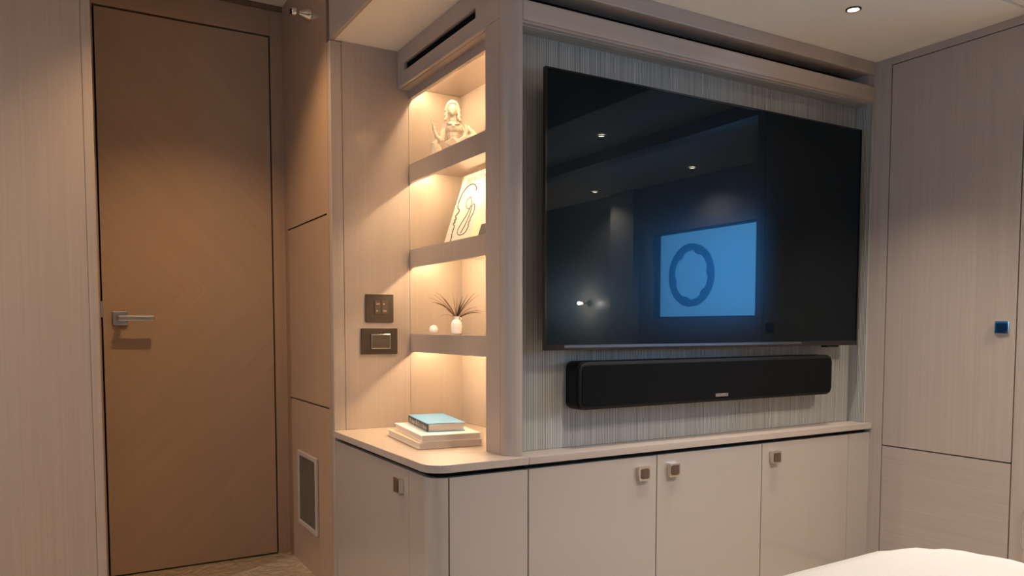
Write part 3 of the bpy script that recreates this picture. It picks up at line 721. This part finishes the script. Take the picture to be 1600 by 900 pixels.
# ---- plaster figurine on the top shelf (local: x image right, -y towards the room, z up)
st = thing('figurine', (1.100, 2.236, 1.4003), 'cream plaster bust figurine with long curls and ruffled collar on the top shelf', 'figurine', None, R(-24))
def spart(name, fill, voxel, parent=st, mt_='statue'):
    bm = bmesh.new(); fill(bm)
    me = bpy.data.meshes.new(name); bm.to_mesh(me); bm.free()
    o = link(name, me, M[mt_]); o.parent = parent
    r = o.modifiers.new('remesh', 'REMESH'); r.mode = 'VOXEL'; r.voxel_size = voxel; r.use_smooth_shade = True
    s_ = o.modifiers.new('smooth', 'SMOOTH'); s_.factor = 0.4; s_.iterations = 1
    return o
def f_body(bm):
    add_ball(bm, (-0.004, 0, 0.149), (0.0150, 0.0155, 0.0200))             # skull and face
    add_ball(bm, (-0.003, -0.0115, 0.1385), (0.0075, 0.006, 0.007))       # chin
    add_tube(bm, [(-0.0035, -0.0135, 0.153), (-0.0035, -0.0178, 0.1455), (-0.0035, -0.014, 0.144)], [0.0016, 0.0026, 0.0022], 8)  # nose
    for s_ in (-1, 1):
        add_ball(bm, (-0.0035+s_*0.0062, -0.0125, 0.1515), (0.0022, 0.0014, 0.0012))    # eyes
        add_ball(bm, (-0.0035+s_*0.0060, -0.0120, 0.1555), (0.0038, 0.002, 0.0010))    # brows
    add_ball(bm, (-0.0032, -0.0148, 0.1402), (0.0034, 0.0016, 0.0011))     # mouth
    add_tube(bm, [(-0.003, 0.002, 0.140), (-0.001, 0.002, 0.112)], [0.0085, 0.0105], 12)  # neck
    add_ball(bm, (0.000, 0.003, 0.094), (0.031, 0.018, 0.022))             # chest
    add_ball(bm, (-0.001, 0.003, 0.070), (0.0225, 0.016, 0.026))           # waist
    add_ball(bm, (0.000, 0.003, 0.028), (0.032, 0.022, 0.028))             # hips wrapped in cloth
    add_ball(bm, (0.0005, -0.011, 0.090), (0.021, 0.007, 0.011))
    add_tube(bm, [(-0.028, 0.002, 0.100), (-0.035, -0.002, 0.076), (-0.040, -0.010, 0.050)], [0.0105, 0.0095, 0.0080], 10)   # arm on the left
    add_tube(bm, [(-0.040, -0.010, 0.050), (-0.054, -0.014, 0.062), (-0.061, -0.013, 0.080)], [0.0080, 0.0068, 0.0045], 10)
    add_ball(bm, (-0.0625, -0.013, 0.087), (0.0055, 0.004, 0.0075))        # raised hand
    for k, (dx, dz) in enumerate(((-0.0105, 0.030), (-0.0060, 0.017), (-0.0015, 0.016), (0.0025, 0.013))):
        add_tube(bm, [(-0.0625+dx*0.35, -0.013, 0.090), (-0.0625+dx*0.7, -0.014, 0.090+dz*.55), (-0.0625+dx, -0.013, 0.090+dz)], [0.0018, 0.0016, 0.0011], 6)
    add_tube(bm, [(-0.058, -0.014, 0.082), (-0.0535, -0.017, 0.090)], [0.0022, 0.0014], 6)
    add_tube(bm, [(0.029, 0.002, 0.100), (0.040, 0.000, 0.080), (0.036, -0.006, 0.064)], [0.0115, 0.0105, 0.0090], 10)       # arm on the right, bent across
    add_tube(bm, [(0.036, -0.006, 0.064), (0.022, -0.017, 0.054), (0.012, -0.020, 0.048)], [0.0085, 0.0065, 0.0045], 10)
    add_ball(bm, (0.010, -0.021, 0.046), (0.006, 0.004, 0.0045))
    add_tube(bm, [(-0.06, 0.0, 0.004), (0.065, 0.0, 0.004)], 0.004, 8)
    add_ball(bm, (0, 0.003, 0.004), (0.07, 0.024, 0.004))
spart('body', f_body, 0.0011)
def f_hair(bm):
    add_ball(bm, (-0.0035, 0.006, 0.155), (0.0205, 0.0165, 0.0215))
    for k in range(11):
        a = R(8+164*k/10); add_ball(bm, (-0.0038+0.0185*math.cos(a), -0.007, 0.1515+0.0200*math.sin(a)), 0.0046, 8)
    for k in range(5):
        add_ball(bm, (-0.0035+0.006*(k-2), -0.004, 0.1765-0.0012*(k-2)**2), (0.003, 0.003, 0.004), 8)
    for s_ in (-1, 1):
        for k in range(8):
            t = k/7
            add_ball(bm, (-0.0035+s_*(0.0190+0.002*t+0.002*math.sin(k*2.1)), -0.006-0.004*t, 0.150-0.034*t), (0.0055, 0.006, 0.0046), 8)
spart('hair', f_hair, 0.0012)
def f_collar(bm):
    for k in range(11):
        a = R(200+140*k/10); rr_ = 0.0195
        add_ball(bm, (-0.001+rr_*math.cos(a), -0.001+rr_*0.85*math.sin(a), 0.1075-0.006*math.cos(R(-70+140*k/10))), (0.0045, 0.004, 0.0038), 8)
    add_ball(bm, (-0.002, -0.020, 0.0955), (0.0065, 0.003, 0.005), 8)
spart('collar', f_collar, 0.0011)
def f_drape(bm):
    for k in range(4):
        o_ = k*0.006
        add_tube(bm, [(-0.028+o_, -0.020, 0.040-o_*.4), (-0.004+o_, -0.022, 0.056-o_), (0.022, -0.018, 0.048-o_), (0.046, -0.010, 0.056-o_*1.4), (0.068, -0.004, 0.072-o_*2)], [0.004, 0.0055, 0.006, 0.006, 0.004], 8)
    add_tube(bm, [(0.046, 0.008, 0.096), (0.056, 0.006, 0.086), (0.068, 0.002, 0.072), (0.082, 0.0, 0.050)], [0.006, 0.008, 0.009, 0.006], 8)
    add_ball(bm, (0.046, 0.008, 0.098), (0.007, 0.006, 0.006)); add_ball(bm, (0.060, 0.0, 0.060), (0.022, 0.010, 0.016))
    add_tube(bm, [(-0.066, -0.010, 0.004), (-0.062, -0.012, 0.040), (-0.050, -0.012, 0.060)], [0.010, 0.010, 0.006], 8)
    add_ball(bm, (-0.056, -0.012, 0.022), (0.018, 0.010, 0.020))
spart('drapery', f_drape, 0.0014)
